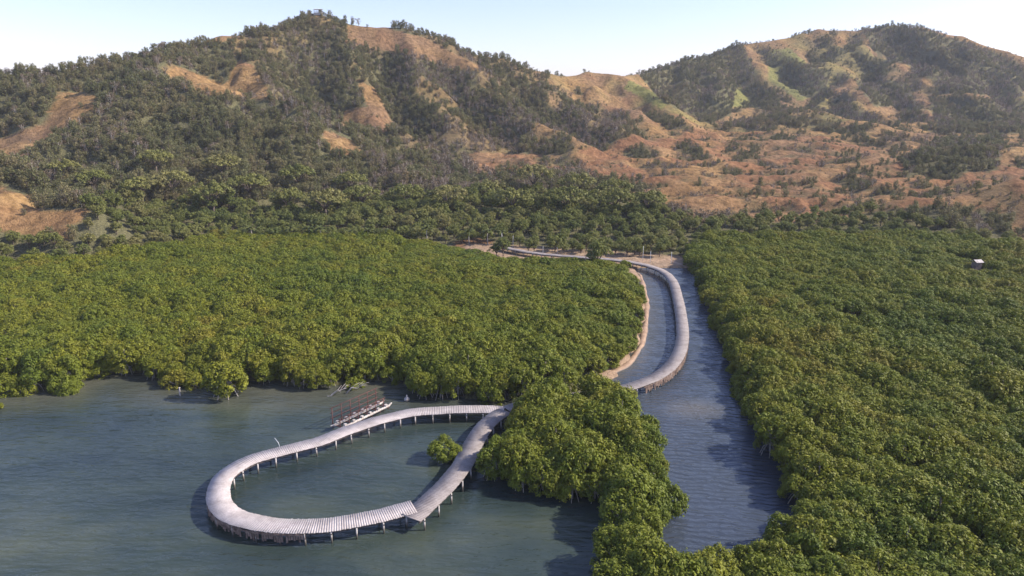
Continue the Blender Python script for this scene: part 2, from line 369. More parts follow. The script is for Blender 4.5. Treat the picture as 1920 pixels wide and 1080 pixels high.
c = t.ramp(b1, [(.32, (.018, .030, .031)), (.5, (.036, .052, .044)), (.68, (.070, .084, .056))])
c = t.mix(t.math('MULTIPLY', t.attr('channel').outputs['Fac'], .8), c, (.052, .064, .088))  # bluish base tint in the channel, stands in for extra sky reflection
c = t.mix(shoal, c, t.ramp(b1, [(.3, (.10, .105, .07)), (.7, (.17, .145, .105))]))
gust = t.ramp(t.noise(pos, .045, 3, .6, (.4, 1, 1)), [(.35, (.07, .07, .07)), (.65, (.2, .2, .2))])
wb = t.bsdf(c, gust, .75, t.bump(hgt, .6, .36)); wb.inputs['IOR'].default_value = 1.33
M['water'] = t.done(wb.outputs[0])

# ------------------------------------------------------------------ masks used for ground colour and planting
BARE = [  # open tan grass on the slopes (outlines in the photo, tested at real ground points)
 [(300, 122), (345, 128), (420, 160), (432, 135), (448, 112), (475, 125), (512, 188), (440, 183), (360, 172), (318, 150)],
 [(112, 172), (190, 178), (175, 218), (120, 245), (60, 290), (0, 310), (-200, 330), (-200, 270), (0, 262), (80, 232)],
 [(-200, 345), (0, 352), (62, 368), (72, 392), (158, 392), (160, 412), (128, 430), (132, 460), (80, 446), (0, 432), (-200, 430)],
 [(672, 150), (705, 165), (742, 238), (722, 250), (640, 238), (648, 205), (690, 200)],
 [(650, 48), (720, 50), (800, 72), (905, 128), (860, 132), (760, 100), (700, 92), (650, 82)],
 [(600, 240), (660, 262), (690, 294), (665, 296), (618, 284)],
 [(1048, 138), (1165, 138), (1200, 168), (1262, 214), (1160, 214), (1095, 178), (1060, 150)],
 [(340, 70), (400, 58), (470, 62), (440, 76), (360, 84)],
]
DENSE = [
 [(1180, 120), (1390, 78), (1420, 140), (1380, 170), (1370, 215), (1330, 232), (1240, 190)],
 [(1612, 50), (1700, 45), (1860, 95), (1920, 130), (1920, 180), (1835, 178), (1760, 160), (1700, 122), (1640, 98)],
 [(1480, 120), (1560, 130), (1545, 190), (1500, 180)],
 [(1740, 180), (1920, 190), (1920, 250), (1760, 250)],
 [(1690, 300), (1770, 262), (1880, 262), (1870, 320), (1700, 330)],
 [(1610, 400), (1760, 385), (1900, 400), (1890, 455), (1700, 450)],
 [(1600, 150), (1700, 150), (1720, 200), (1640, 200)],
]
BAD = [(870, 285), (1060, 290), (1250, 238), (1600, 258), (1700, 300), (1920, 300), (2300, 300), (2300, 480), (1920, 470), (1860, 440), (1640, 400), (1600, 420), (1290, 412), (1230, 375), (1180, 350), (1080, 322), (900, 330)]
GREEN = [[(1440, 95), (1480, 90), (1560, 160), (1500, 190), (1440, 150)], [(1330, 160), (1430, 165), (1400, 200), (1330, 200)], [(1180, 150), (1260, 190), (1240, 205), (1170, 165)]]
def density(x, y, z):
    """tree cover 0..1 at ground points beyond the flats"""
    px, py, zc = proj(x, y, z)
    py2 = py - 4 * 0
    d = np.full(px.shape, .92)
    far = (y > 440) & (px > 1030)
    nf = fbm(x, y, 55, 4, 2.2)
    d = np.where(far, np.clip((nf - .38) * 3.0, .12, .8), d)
    rh = (y > 230) & (px > 1180) & ~far
    d = np.where(rh, np.clip((nf - .42) * 3.2, .12, .75), d)
    inb = inpoly(px, py, BAD)
    d = np.where(inb, np.clip((fbm(x, y * 1.5, 18, 3, 7.7) - .5) * 3.5, .06, .65), d)
    e = 3.0 + 3.0 * (y > 430); cx_ = (terrain(x + e, y) - terrain(x - e, y)) / (2 * e); cc_ = (terrain(x + 9, y) + terrain(x - 9, y) + terrain(x, y + 9) + terrain(x, y - 9)) / 4 - z
    lee = np.clip(cx_ * 1.3, -.6, .8) + np.clip(cc_ * .16, -.5, .5)
    d = np.where(far | rh, np.clip(d * .55 + .22 + lee * .9, .04, .93), d); d = np.where(inb, np.clip(d * .6 + .08 + lee * .9, .02, .88), d)
    for q in DENSE: d = np.where(inpoly(px, py, q), .88, d)
    for q in BARE: d = np.where(inpoly(px + 6 * (nf - .5), py, q), .03, d)
    # thinning, open clearings on the big hill
    big = (y > 300) & (px < 1180) & (px > 430)
    d = np.where(big & (d > .5), np.clip(.88 + (fbm(x, y, 24, 3, 5.5) - .45) * 2.0 + lee * .5 - .25 * (px > 1000), .5 - .2 * (px > 1000), .98), d)
    d = np.where(np.hypot(px - 592, py - 30) < 9, 0, d)
    return d

# ------------------------------------------------------------------ ground sheet
def axis(pairs):
    out = []
    for a, b, s in pairs: out += list(np.arange(a, b, s))
    return np.array(out + [pairs[-1][1]])
gx = axis([(-5000, -900, 400), (-900, -420, 12), (-420, -150, 2.6), (-150, 130, 1.5), (130, 560, 2.2), (560, 1000, 12), (1000, 5000, 400)])
gy = axis([(-1500, -60, 180), (-60, 40, 5), (40, 190, 1.5), (190, 480, 1.7), (480, 740, 2.4), (740, 1100, 20), (1100, 6000, 350)])
XX, YY = np.meshgrid(gx, gy); X = XX.ravel(); Y = YY.ravel()
Z = terrain(X, Y)
nx, ny = len(gx), len(gy)
ii = (np.arange(ny - 1)[:, None] * nx + np.arange(nx - 1)[None, :]).ravel()
me = npmesh('ground', np.stack([X, Y, Z], 1), np.stack([ii, ii + 1, ii + 1 + nx, ii + nx], 1), True)
PX, PY, _ = proj(X, Y, Z)
dens = density(X, Y, Z)
bad = inpoly(PX, PY, BAD) & (Y > 150)
redn = fbm(X, Y * 1.6, 16, 3, 9.9)
redv = np.where(bad, np.clip((redn - .40) * 4, .15, .85), np.clip((redn - .60) * 3, 0, .35))
redspot = np.hypot((PX - 890) / 45, (PY - 468) / 22) < 1
redv = np.where(redspot, .7, redv)
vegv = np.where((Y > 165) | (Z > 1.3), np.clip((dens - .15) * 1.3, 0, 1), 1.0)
grn = np.zeros_like(X)
for q in GREEN: grn = np.where(inpoly(PX, PY, q), .75, grn)
grn = np.maximum(grn, np.clip((fbm(X, Y, 40, 3, 12.2) - .52) * 2.5, 0, .45) * (Y > 440) * (PX > 1030))
bankline = [P(1140, 704), P(1180, 682), P(1203, 648), P(1212, 600), P(1212, 560), P(1200, 515), P(1150, 500), P(1000, 492), P(900, 480)]
bd, _ = segdist(X, Y, bankline)
bank2 = [P(1195, 492), P(1250, 488), P(1292, 503)]
bd2, _ = segdist(X, Y, bank2)
mudv = np.clip(1.6 - np.minimum(bd / 2.4, bd2 / 2.2), 0, 1)
mudv = np.where(Y < 185, mudv, 0)
flat = (inpoly(PX, PY, [(870, 455), (1290, 480), (1300, 506), (1190, 512), (930, 503), (870, 480)])) & (Y < 190) & (Y > 100)
mudv = np.maximum(mudv, np.where(flat, .9, 0))
redv = np.where(mudv > .1, .0, redv); vegv = np.where(redspot, .1, vegv)
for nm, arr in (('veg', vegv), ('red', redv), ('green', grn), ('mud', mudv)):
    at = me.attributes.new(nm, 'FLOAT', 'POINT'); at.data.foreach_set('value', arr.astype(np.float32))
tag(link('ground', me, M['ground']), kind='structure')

# mud banks: low real banks rising out of the channel
def bank(name, line, width, h0):
    n = 60; pts = []
    ds = [0]
    for a, b in zip(line[:-1], line[1:]): ds.append(ds[-1] + math.dist(a, b))
    s = np.linspace(0, ds[-1], n); lx = np.interp(s, ds, [p[0] for p in line]); ly = np.interp(s, ds, [p[1] for p in line])
    V = []; 
    for i in range(n):
        j0, j1 = max(i - 2, 0), min(i + 2, n - 1); t = np.array([lx[j1] - lx[j0], ly[j1] - ly[j0]]); t /= np.linalg.norm(t); nn = np.array([-t[1], t[0]])
        wv = width * (1 + .5 * math.sin(i * .7) * .5 + .15 * random.uniform(-1, 1)) 
        for k in range(7):
            u = (k / 6 - .5) * 2
            V.append((lx[i] + nn[0] * u * wv, ly[i] + nn[1] * u * wv, -.6 + (h0 + .6) * (1 - abs(u) ** 2.2) + .05 * random.uniform(-1, 1)))
    Fq = [(i * 7 + k, i * 7 + k + 1, i * 7 + k + 8, i * 7 + k + 7) for i in range(n - 1) for k in range(6)]
    m = npmesh(name, V, Fq, True)
    return m
t = NT('wet_mud'); pos = t.pos(); n2 = t.noise(pos, .8, 5, .65); sx = t.n('ShaderNodeSeparateXYZ'); t.l(pos, sx.inputs[0])
c = t.ramp(n2, [(.3, (.24, .155, .095)), (.7, (.44, .30, .19))]); c = t.mix(t.ramp(sx.outputs[2], [(.02, (1, 1, 1)), (.18, (0, 0, 0))]), c, (.13, .105, .085))
M['mud'] = t.done(t.bsdf(c, .6, .35, t.bump(n2, .4, .1)).outputs[0])
tag(link('mud_bank', bank('mud_bank', bankline, .95, .3), M['mud']), kind='structure')
tag(link('mud_bank', bank('mud_bank', bank2, 1.6, .35), M['mud']), kind='structure')

# ------------------------------------------------------------------ water sheet
wx_ = axis([(-4000, -200, 380), (-200, 120, 1.6), (120, 4000, 380)]); wy_ = axis([(-1500, 20, 150), (20, 176, 1.6), (176, 185, 3)])
XX, YY = np.meshgrid(wx_, wy_); X = XX.ravel(); Y = YY.ravel(); nx, ny = len(wx_), len(wy_)
ii = (np.arange(ny - 1)[:, None] * nx + np.arange(nx - 1)[None, :]).ravel()
me = npmesh('water', np.stack([X, Y, 0 * X + .03], 1), np.stack([ii, ii + 1, ii + 1 + nx, ii + nx], 1), True)
d1, _ = segdist(X, Y, LEFT[:18]); cxs = P(1300, 768); d2 = np.hypot((X - cxs[0]) / 4.6, (Y - cxs[1]) / 4.2)
d3, _ = segdist(X, Y, bankline)
nz_ = fbm(X, Y, 9, 3, 2.0)
sh = np.maximum(np.clip(.55 - d1 / 14, 0, .5) * (.4 + nz_), np.clip(1.15 - d2, 0, .9) * np.clip((nz_ - .25) * 2, 0, 1))
sh = np.maximum(sh, np.clip(.6 - d3 / 5, 0, .5))
chn = (inpoly(X, Y, CHANNEL) | (inpoly(X, Y, [P(1100, 480), P(1320, 480), P(1520, 1000), P(1480, 1120), P(1240, 1120), P(1150, 750)]))).astype(np.float32)
at = me.attributes.new('channel', 'FLOAT', 'POINT'); at.data.foreach_set('value', chn)
at = me.attributes.new('shoal', 'FLOAT', 'POINT'); at.data.foreach_set('value', sh.astype(np.float32))
tag(link('water', me, M['water']), kind='structure')

# ------------------------------------------------------------------ foliage meshes
def leaves(centres, radii, nper, size, up=.35, shell=.72, squash=.8, seed=0, low=-.25):
    """leaf-clump faces on the shells of many small tufts"""
    g = np.random.default_rng(seed); V = []; tone = []
    for c, r in zip(centres, radii):
        d = g.normal(size=(nper, 3)); d /= np.linalg.norm(d, axis=1)[:, None]
        d = d[d[:, 2] > low] if low > -1 else d
        rr = r * (shell + (1 - shell) * g.random(len(d)) ** .5) * (1 + .18 * g.normal(size=len(d)))
        p = np.array(c) + d * rr[:, None] * np.array([1, 1, squash])
        nrm = d * 1.0 + g.normal(size=d.shape) * .38 + np.array([0, 0, up]); nrm /= np.linalg.norm(nrm, axis=1)[:, None]
        a = np.cross(nrm, g.normal(size=d.shape)); a /= np.linalg.norm(a, axis=1)[:, None] + 1e-9
        b = np.cross(nrm, a); s = size * (.6 + .8 * g.random(len(d)))[:, None]
        q = np.stack([p - a * s, p - b * s * .55, p + a * s, p + b * s * .55], 1); V.append(q.reshape(-1, 3))
        tone.append(np.repeat(g.random(len(d)) * .6 + .4 * g.random(), 4))
    V = np.concatenate(V); n = len(V) // 4; me = npmesh('crown', V, np.arange(n * 4).reshape(n, 4))
    at = me.attributes.new('tone', 'FLOAT', 'POINT'); at.data.foreach_set('value', np.concatenate(tone).astype(np.float32))
    return me
def mangrove_bush(seed):
    g = np.random.default_rng(seed); c = []; r = []
    for _ in range(92):
        a = g.uniform(0, 6.28); e = math.asin(g.uniform(-.05, 1)); rr = 1.75 * (1 + .16 * math.sin(3 * a + seed) + .1 * math.sin(5 * e + a)); c.append((math.cos(a) * math.cos(e) * rr, math.sin(a) * math.cos(e) * rr, .75 + math.sin(e) * rr * 1.25)); r.append(g.uniform(.3, .52))
    m = leaves(c, r, 80, .125, .45, .84, .92, seed, -.6)
    b = MB()
    for k in range(7):
        a = k * .9; b.tube([(math.cos(a) * .3, math.sin(a) * .3, 1.6), (math.cos(a) * .8, math.sin(a) * .8, .8), (math.cos(a) * 1.4, math.sin(a) * 1.4, -.6)], [.06, .05, .035], 5)
    b.tube([(0, 0, -.5), (0, .1, 1.3), (.1, 0, 2.6)], [.14, .11, .05], 7)
    return m, b.mesh('trunk', True)
def mangrove_tree(seed, big=1.0):
    g = np.random.default_rng(seed); c = []; r = []; n = 46
    for k in range(n):           # tufts spread evenly over a lumpy dome, each one standing out from its neighbours
        u = 1 - (k + .5) / n * 1.35; a = k * 2.39996 + g.uniform(-.25, .25); q = math.sqrt(max(0, 1 - u * u))
        rr = 1.8 * (1 + .13 * math.sin(3 * a + seed) + g.uniform(-.13, .13))
        c.append((math.cos(a) * q * rr, math.sin(a) * q * rr, 2.45 + (1.0 * u if u > 0 else 1.7 * u) + g.uniform(-.22, .3))); r.append(g.uniform(.34, .56))
    for k in range(12):
        a = g.uniform(0, 6.28); rr = g.uniform(1.4, 1.9); c.append((math.cos(a) * rr, math.sin(a) * rr, g.uniform(.6, 1.6))); r.append(g.uniform(.32, .5))
    m = leaves(c, r, 105, .125, .45, .84, .92, seed, -.45)
    b = MB()
    b.tube([(0, 0, .3), (.1, .05, 1.3), (0, .1, 2.4), (.1, 0, 3.4)], [.13, .11, .09, .05])
    for k in range(5):
        a = k * 1.26 + g.uniform(-.4, .4); L = g.uniform(1.0, 1.8)
        b.tube([(0, 0, 1.5), (math.cos(a) * L * .5, math.sin(a) * L * .5, 2.1), (math.cos(a) * L, math.sin(a) * L, 2.9)], [.08, .06, .03], 5)
    for k in range(7):
        a = k * .9 + g.uniform(-.3, .3); L = g.uniform(.7, 1.5)
        b.tube([(0, 0, g.uniform(.9, 1.5)), (math.cos(a) * L * .6, math.sin(a) * L * .6, .75), (math.cos(a) * L, math.sin(a) * L, -.5)], [.05, .04, .035], 4)
    return m, b.mesh('trunk', True)
def scrub_tree(seed, bare=False):
    g = np.random.default_rng(seed); c = []; r = []; n = 26 if not bare else 20
    for _ in range(n):
        h = g.uniform(.9, 4.6); w = 1.5 * math.sin(min(1, h / 5.2) * 2.6) + .25
        a = g.uniform(0, 6.28); q = w * g.uniform(.1, 1) ** .6
        c.append((math.cos(a) * q, math.sin(a) * q, h)); r.append(g.uniform(.4, .8))
    m = leaves(c, r, 34 if not bare else 18, .19, .2, .45, 1.15, seed, -2)
    b = MB(); b.tube([(0, 0, -.6), (.1, .0, 1.4), (-.05, .1, 2.9), (0, 0, 4.6)], [.14, .11, .08, .03], 6)
    for k in range(7):
        a = g.uniform(0, 6.28); z0 = g.uniform(.8, 2.6); L = g.uniform(.8, 1.4)
        b.tube([(0, 0, z0), (math.cos(a) * L * .6, math.sin(a) * L * .6, z0 + .8), (math.cos(a) * L, math.sin(a) * L, z0 + 1.9)], [.06, .045, .02], 4)
    return m, b.mesh('trunk', True)
def broad_tree(seed):
    g = np.random.default_rng(seed); c = []; r = []
    lob = [(g.uniform(-1.8, 1.8), g.uniform(-1.8, 1.8), g.uniform(3.6, 5.8), g.uniform(1.2, 1.9)) for _ in range(7)] + [(0, 0, 5.2, 2.0)]
    for lx, ly, lz, lr in lob:
        for _ in range(11):
            d = g.normal(size=3); d /= np.linalg.norm(d)
            c.append((lx + d[0] * lr, ly + d[1] * lr, max(.8, lz + d[2] * lr * .85))); r.append(g.uniform(.45, .8))
    m = leaves(c, r, 46, .22, .3, .6, .85, seed, -.6)
    b = MB(); b.tube([(0, 0, -.8), (.1, 0, 2), (0, .15, 4), (.1, 0, 5.6)], [.24, .19, .13, .06], 7)
    for k in range(6):
        a = k * 1.05 + g.uniform(-.3, .3); L = g.uniform(1.4, 2.4)
        b.tube([(0, 0, 1.8), (math.cos(a) * L * .5, math.sin(a) * L * .5, 3.2), (math.cos(a) * L, math.sin(a) * L, 4.8)], [.12, .08, .04], 5)
    return m, b.mesh('trunk', True)
def umbrella_tree(seed):
    g = np.random.default_rng(seed); c = []; r = []
    for _ in range(110):
        a = g.uniform(0, 6.28); q = 5.2 * math.sqrt(g.random()); top = 6.2 - .055 * q * q + .35 * math.sin(a * 3 + seed)
        c.append((math.cos(a) * q, math.sin(a) * q, top + g.uniform(-.7, .15))); r.append(g.uniform(.5, .85))
    m = leaves(c, r, 48, .22, .6, .5, .6, seed, -.5)
    b = MB(); b.tube([(0, 0, -.8), (.15, 0, 1.6), (0, .1, 2.8)], [.34, .27, .22], 8)
    for k in range(8):
        a = k * .785 + g.uniform(-.2, .2); L = g.uniform(2.8, 4.4)
        b.tube([(0, 0, 2.4), (math.cos(a) * L * .45, math.sin(a) * L * .45, 4.0), (math.cos(a) * L, math.sin(a) * L, 5.2)], [.16, .1, .04], 5)
    return m, b.mesh('trunk', True)
def palm(seed):
    g = np.random.default_rng(seed); V = []; Fq = []; h = 5.2
    for k in range(18):
        a = g.uniform(0, 6.28); el = g.uniform(-.2, 1.2); L = g.uniform(1.9, 2.7); prev = None
        for i in range(9):
            s = i / 8; hr = L * s * math.cos(el * .7) ; z = h + L * s * math.sin(el) - 1.3 * s * s * L * .45
            w = .34 * math.sin(math.pi * min(1, .12 + s * .88)) + .02; cx, cy = math.cos(a) * hr, math.sin(a) * hr; nx_, ny_ = -math.sin(a) * w, math.cos(a) * w
            b0 = len(V); V += [(cx + nx_, cy + ny_, z - w * .5), (cx, cy, z), (cx - nx_, cy - ny_, z - w * .5)]
            if i: Fq += [(b0 - 3, b0 - 2, b0 + 1, b0), (b0 - 2, b0 - 1, b0 + 2, b0 + 1)]
    m = npmesh('fronds', V, Fq); at = m.attributes.new('tone', 'FLOAT', 'POINT'); at.data.foreach_set('value', g.random(len(V)).astype(np.float32))
    b = MB(); b.tube([(0, 0, -.8), (.25, 0, 1.5), (.3, .1, 3.4), (.05, 0, h)], [.2, .15, .13, .11], 8)
    return m, b.mesh('trunk', True)

PROTO = {}
def make_protos(kind, fn, n, mat, bark, seed0, crown='crown'):
    L = []
    for i in range(n):
        cm, tm = fn(seed0 + i); cm.materials.append(mat); tm.materials.append(bark); L.append((cm, tm))
    PROTO[kind] = (L, crown)
make_protos('mangrove_tree', mangrove_tree, 6, M['mangrove'], M['pale'], 100)
for i in (0, 1):
    cm, tm = mangrove_bush(140 + i); cm.materials.append(M['mangrove']); tm.materials.append(M['pale']); PROTO['mangrove_tree'][0].append((cm, tm))
make_protos('scrub_tree', scrub_tree, 4, M['scrub'], M['bark'], 200)
for i in (0, 1, 2):
    cm, tm = scrub_tree(240 + i, True); cm.materials.append(M['dry']); tm.materials.append(M['pale']); PROTO['scrub_tree'][0].append((cm, tm))
make_protos('broadleaf_tree', broad_tree, 4, M['broad'], M['bark'], 300)
make_protos('umbrella_tree', umbrella_tree, 3, M['olive'], M['bark'], 400)
make_protos('palm_tree', palm, 2, M['palm'], M['pale'], 500, 'fronds')
FIRST = {}
ORD = ['first', 'second', 'third', 'fourth', 'fifth', 'sixth', 'seventh', 'eighth', 'ninth', 'tenth', 'eleventh', 'twelfth', 'thirteenth', 'fourteenth', 'fifteenth', 'sixteenth', 'seventeenth', 'eighteenth', 'nineteenth', 'twentieth']
ORD += ['twenty-' + q for q in ORD[:9]] + ['thirtieth'] + ['thirty-' + q for q in ORD[:9]] + ['fortieth']
ROWS = [(1062, 'along the bottom edge'), (1015, 'just above the bottom edge'), (965, 'level with the front of the loop'), (920, 'level with the end of the straight walkway'), (875, 'level with the middle of the loop'),
        (830, 'level with the isolated bush'), (795, 'level with the leaning pole'), (760, 'level with the back of the loop'), (725, 'level with the rusty frame'), (690, 'level with the lower channel bend'), (640, 'level with the middle of the channel walkway'),
        (560, 'level with the upper channel'), (500, 'level with the channel head'), (470, 'level with the far boardwalk'), (445, 'just above the far boardwalk'), (425, 'level with the palms'), (405, 'just above the palms'), (385, 'level with the umbrella crowns'), (365, 'just above the umbrella crowns'), (340, 'on the lowest slope'), (315, 'on the lower slope'), (290, 'on the middle slope'), (265, 'on the upper middle slope'), (235, 'on the upper slope'), (-99, 'near the crest')]
def relabel(kinds, fmt_by_group):
    rows = {}
    for o in COL.objects:
        if o.name.split('.')[0] in kinds and o.get('group') in fmt_by_group:
            px, py, zc = proj(o.location.x, o.location.y, o.location.z + 2.5 * o.scale.z); row = next(n for t_, n in ROWS if py > t_); rows.setdefault((o['group'], row), []).append((float(px), o))
    ORD.append('forty-first'); ORD.extend('forty-' + q for q in ORD[1:9])
    for (gp, row), L in rows.items():
        noun, frm, rev = fmt_by_group[gp]; L.sort(key=lambda q: q[0], reverse=rev)
        for i, (_, o) in enumerate(L): o['label'] = '%s %s, %s from %s' % (noun, row, ORD[min(i, 48)], frm)
def plant(kind, x, y, z, label, group=None, sc=1.0, rz=None, var=None, zs=1.0):
    L, crown = PROTO[kind]; var = random.randrange(len(L)) if var is None else var
    o = empty(kind, (x, y, z), random.uniform(0, 6.28) if rz is None else rz, sc); o.scale = (sc, sc, sc * zs)
    tag(o, label, 'tree', group)
    c = link(crown, L[var][0], None, o); t_ = link('trunk', L[var][1], None, o)
    FIRST.setdefault((kind, var), (c, t_)); return o

# stuff: one object, instances of the very crowns that stand in the scene as single trees
def forest(name, kind, pts, label, cat):
    """pts: x,y,z,scale,zscale,var"""
    pts = np.array(pts); me = bpy.data.meshes.new(name); me.vertices.add(len(pts)); me.vertices.foreach_set('co', pts[:, :3].astype(np.float32).ravel())
    a = me.attributes.new('scl', 'FLOAT_VECTOR', 'POINT'); a.data.foreach_set('vector', np.stack([pts[:, 3], pts[:, 3], pts[:, 3] * pts[:, 4]], 1).astype(np.float32).ravel())
    rot = np.zeros((len(pts), 3), np.float32); rot[:, 2] = rng.random(len(pts)) * 6.28; rot[:, :2] = rng.normal(size=(len(pts), 2)) * .06
    a = me.attributes.new('rot', 'FLOAT_VECTOR', 'POINT'); a.data.foreach_set('vector', rot.ravel())
    a = me.attributes.new('var', 'INT', 'POINT'); a.data.foreach_set('value', pts[:, 5].astype(np.int32))
    o = link(name, me, None); ng = bpy.data.node_groups.new(name, 'GeometryNodeTree')
    ng.interface.new_socket('Geometry', in_out='INPUT', socket_type='NodeSocketGeometry'); ng.interface.new_socket('Geometry', in_out='OUTPUT', socket_type='NodeSocketGeometry')
    N = ng.nodes.new; gi = N('NodeGroupInput'); go = N('NodeGroupOutput'); jn = N('GeometryNodeJoinGeometry')
    def na(nm, ty): q = N('GeometryNodeInputNamedAttribute'); q.data_type = ty; q.inputs[0].default_value = nm; return q.outputs[0]
    A, B, C_ = na('scl', 'FLOAT_VECTOR'), na('rot', 'FLOAT_VECTOR'), na('var', 'INT')
    for v in range(len(PROTO[kind][0])):
        if (kind, v) not in FIRST: continue
        cmp_ = N('FunctionNodeCompare'); cmp_.data_type = 'INT'; cmp_.operation = 'EQUAL'
        ng.links.new(C_, cmp_.inputs[2]); cmp_.inputs[3].default_value = v
        for src in FIRST[(kind, v)]:
            oi = N('GeometryNodeObjectInfo'); oi.inputs[0].default_value = src; oi.transform_space = 'ORIGINAL'; oi.inputs[1].default_value = True
            ip = N('GeometryNodeInstanceOnPoints'); ng.links.new(gi.outputs[0], ip.inputs['Points']); ng.links.new(cmp_.outputs[0], ip.inputs['Selection'])
            ng.links.new(oi.outputs['Geometry'], ip.inputs['Instance']); ng.links.new(B, ip.inputs['Rotation']); ng.links.new(A, ip.inputs['Scale'])
            ng.links.new(ip.outputs[0], jn.inputs[0])
    ng.links.new(jn.outputs[0], go.inputs[0]); md = o.modifiers.new('scatter', 'NODES'); md.node_group = ng
    return tag(o, label, cat, kind='stuff')

# ------------------------------------------------------------------ planting: mangroves on the flats
def scatter(x0, x1, y0, y1, sp, g):
    xs = np.arange(x0, x1, sp); ys = np.arange(y0, y1, sp * .87); A, B = np.meshgrid(xs, ys); A = A + (np.arange(len(ys)) % 2)[:, None] * sp * .5
    A = A.ravel() + g.uniform(-.36, .36, A.size) * sp; B = B.ravel() + g.uniform(-.36, .36, B.size) * sp; return A, B
g = np.random.default_rng(5)
ax_, ay_ = scatter(-230, 260, 26, 184, 2.15, g)
inl = inpoly(ax_, ay_, LEFT); ini = inpoly(ax_, ay_, ISLE); inr = inpoly(ax_, ay_, RIGHT)
keep = inl | ini | inr
# stay inside the shore by most of a crown
shore, _ = segdist(ax_, ay_, LEFT[:18]); shore = np.minimum(shore, segdist(ax_, ay_, LEFT[20:26])[0]); shore2, _ = segdist(ax_, ay_, ISLE[:21]); shore3, _ = segdist(ax_, ay_, RIGHT[:12])
sdist = np.where(inl, shore, np.where(ini & ~inr, shore2, shore3)); sdist = np.where(ini & inr, 9, sdist)
keep &= (sdist > np.where(inl, .8, 1.2))
wd = np.minimum(segdist(ax_, ay_, wl)[0], np.minimum(segdist(ax_, ay_, ws)[0], segdist(ax_, ay_, wc[6:])[0])); keep &= (wd > 2.8) & (segdist(ax_, ay_, wc[1:7])[0] > 1.7) & (terrain(ax_, ay_) < 1.3)
keep &= ~((np.abs(ax_) > ay_ * .95 + 28))
gap = fbm(ax_, ay_, 11, 2, 3.3); keep &= (gap > .2) | (sdist < 4)
hutp = P(1832, 492, 3.5); keep &= np.hypot(ax_ - hutp[0], ay_ - hutp[1] + 2.5) > 4.2
ax_, ay_, sdist, inl, ini, inr = [q[keep] for q in (ax_, ay_, sdist, inl, ini, inr)]
az_ = terrain(ax_, ay_); hz = fbm(ax_, ay_, 16, 3, 1.1)
sc = .90 + .25 * (hz - .5) + g.uniform(-.17, .17, len(ax_)); zs = 1.05 + g.uniform(-.12, .16, len(ax_)) + .4 * (hz - .5)
sc = np.where(sdist < 3, sc * .9, sc)
lowf = np.interp(ay_, [95, 130, 150, 163], [1, .85, .62, .5]); lowf = np.where(inl & (ax_ > -30), lowf, np.interp(ay_, [110, 180], [1, .85])); zs = zs * lowf
zs = np.where(ini, zs * 1.08, zs)
ppx, ppy, pzc = proj(ax_, ay_, 2.5 + 0 * ax_); infr = (ppx > -20) & (ppx < 1940) & (ppy < 1110) & (ppy > 400)
order = np.argsort(np.where(infr, pzc, 1e6)); single = set(order[:292].tolist())
stuff = []; mvar = np.where((sdist < 3.2) & (g.random(len(ax_)) < .6), g.integers(6, 8, len(ax_)), g.integers(0, 6, len(ax_)))
for i in range(len(ax_)):
    if i in single:
        if inr[i]: lb, gp = 'green mangrove tree at the near end of the dense stand right of the channel', 'near mangroves right of the channel'
        elif ini[i]: lb, gp = 'olive green mangrove tree in the clump between the lagoon loop and the channel', 'mangroves of the central clump'
        else: lb, gp = 'green mangrove tree at the water side of the stand behind the lagoon', 'front mangroves of the left stand'
        plant('mangrove_tree', ax_[i], ay_[i], -.05, lb, gp, sc[i], zs=zs[i], var=int(mvar[i]))
    else: stuff.append((ax_[i], ay_[i], float(az_[i]) - .1, sc[i], zs[i], mvar[i]))
# named single ones
for (px, py, s_, z_, lb) in [
    (425, 742, 1.45, .95, 'rounded mangrove tree standing out into the lagoon from the left shore'),
    (833, 860, .92, .78, 'small isolated mangrove bush inside the boardwalk loop beside the straight walkway'),
    (-8, 768, .45, .6, 'tiny mangrove bush in the water at the left edge of the photo'),
    (1172, 504, .75, .8, 'low bush beside the dark tree at the far boardwalk')]:
    x, y = P(px, py); plant('mangrove_tree', x, y, -.05, lb, None, s_, zs=z_, var=6)
x, y = P(855, 858); plant('mangrove_tree', x, y, -.05, 'smallest mangrove shoot beside the isolated bush, closest to the straight walkway', None, .45, zs=.8, var=7)

x, y = P(1120, 506); plant('broadleaf_tree', x, y, 0, 'dark bushy tree standing alone in front of the far boardwalk', None, .92, zs=1.1)
forest('mangrove_forest', 'mangrove_tree', stuff, 'dense green mangrove canopy covering the flats behind the nearest trees', 'mangrove forest')

# ------------------------------------------------------------------ planting: woodland at the foot of the hills
g = np.random.default_rng(21)
bx, by = scatter(-270, 300, 138, 238, 4.2, g); bz = terrain(bx, by); px, py, zc = proj(bx, by, bz)
WOOD = [(-300, 530), (-300, 435), (0, 432), (80, 448), (140, 462), (150, 405), (170, 385), (230, 383), (700, 385), (860, 368), (1000, 345), (1120, 345), (1230, 398), (1290, 425), (1640, 400), (1900, 455), (2300, 470), (2300, 520), (1920, 505), (1600, 470), (1300, 480), (300, 500), (100, 530)]
k = inpoly(px, py, WOOD) & ((by > 181) | (bz > 1.2) | ((by > np.where(px > 1150, 165, 168.5)) & (px > 930) & (px < 1310))) & (segdist(bx, by, wc)[0] > 3.2); bx, by, bz, px, py = [q[k] for q in (bx, by, bz, px, py)]
rec = []; um = []
for i in range(len(bx)):
    rec.append((bx[i], by[i], bz[i], px[i], py[i]))
rec.sort(key=lambda r: r[1]); nb = 0; bstuff = []
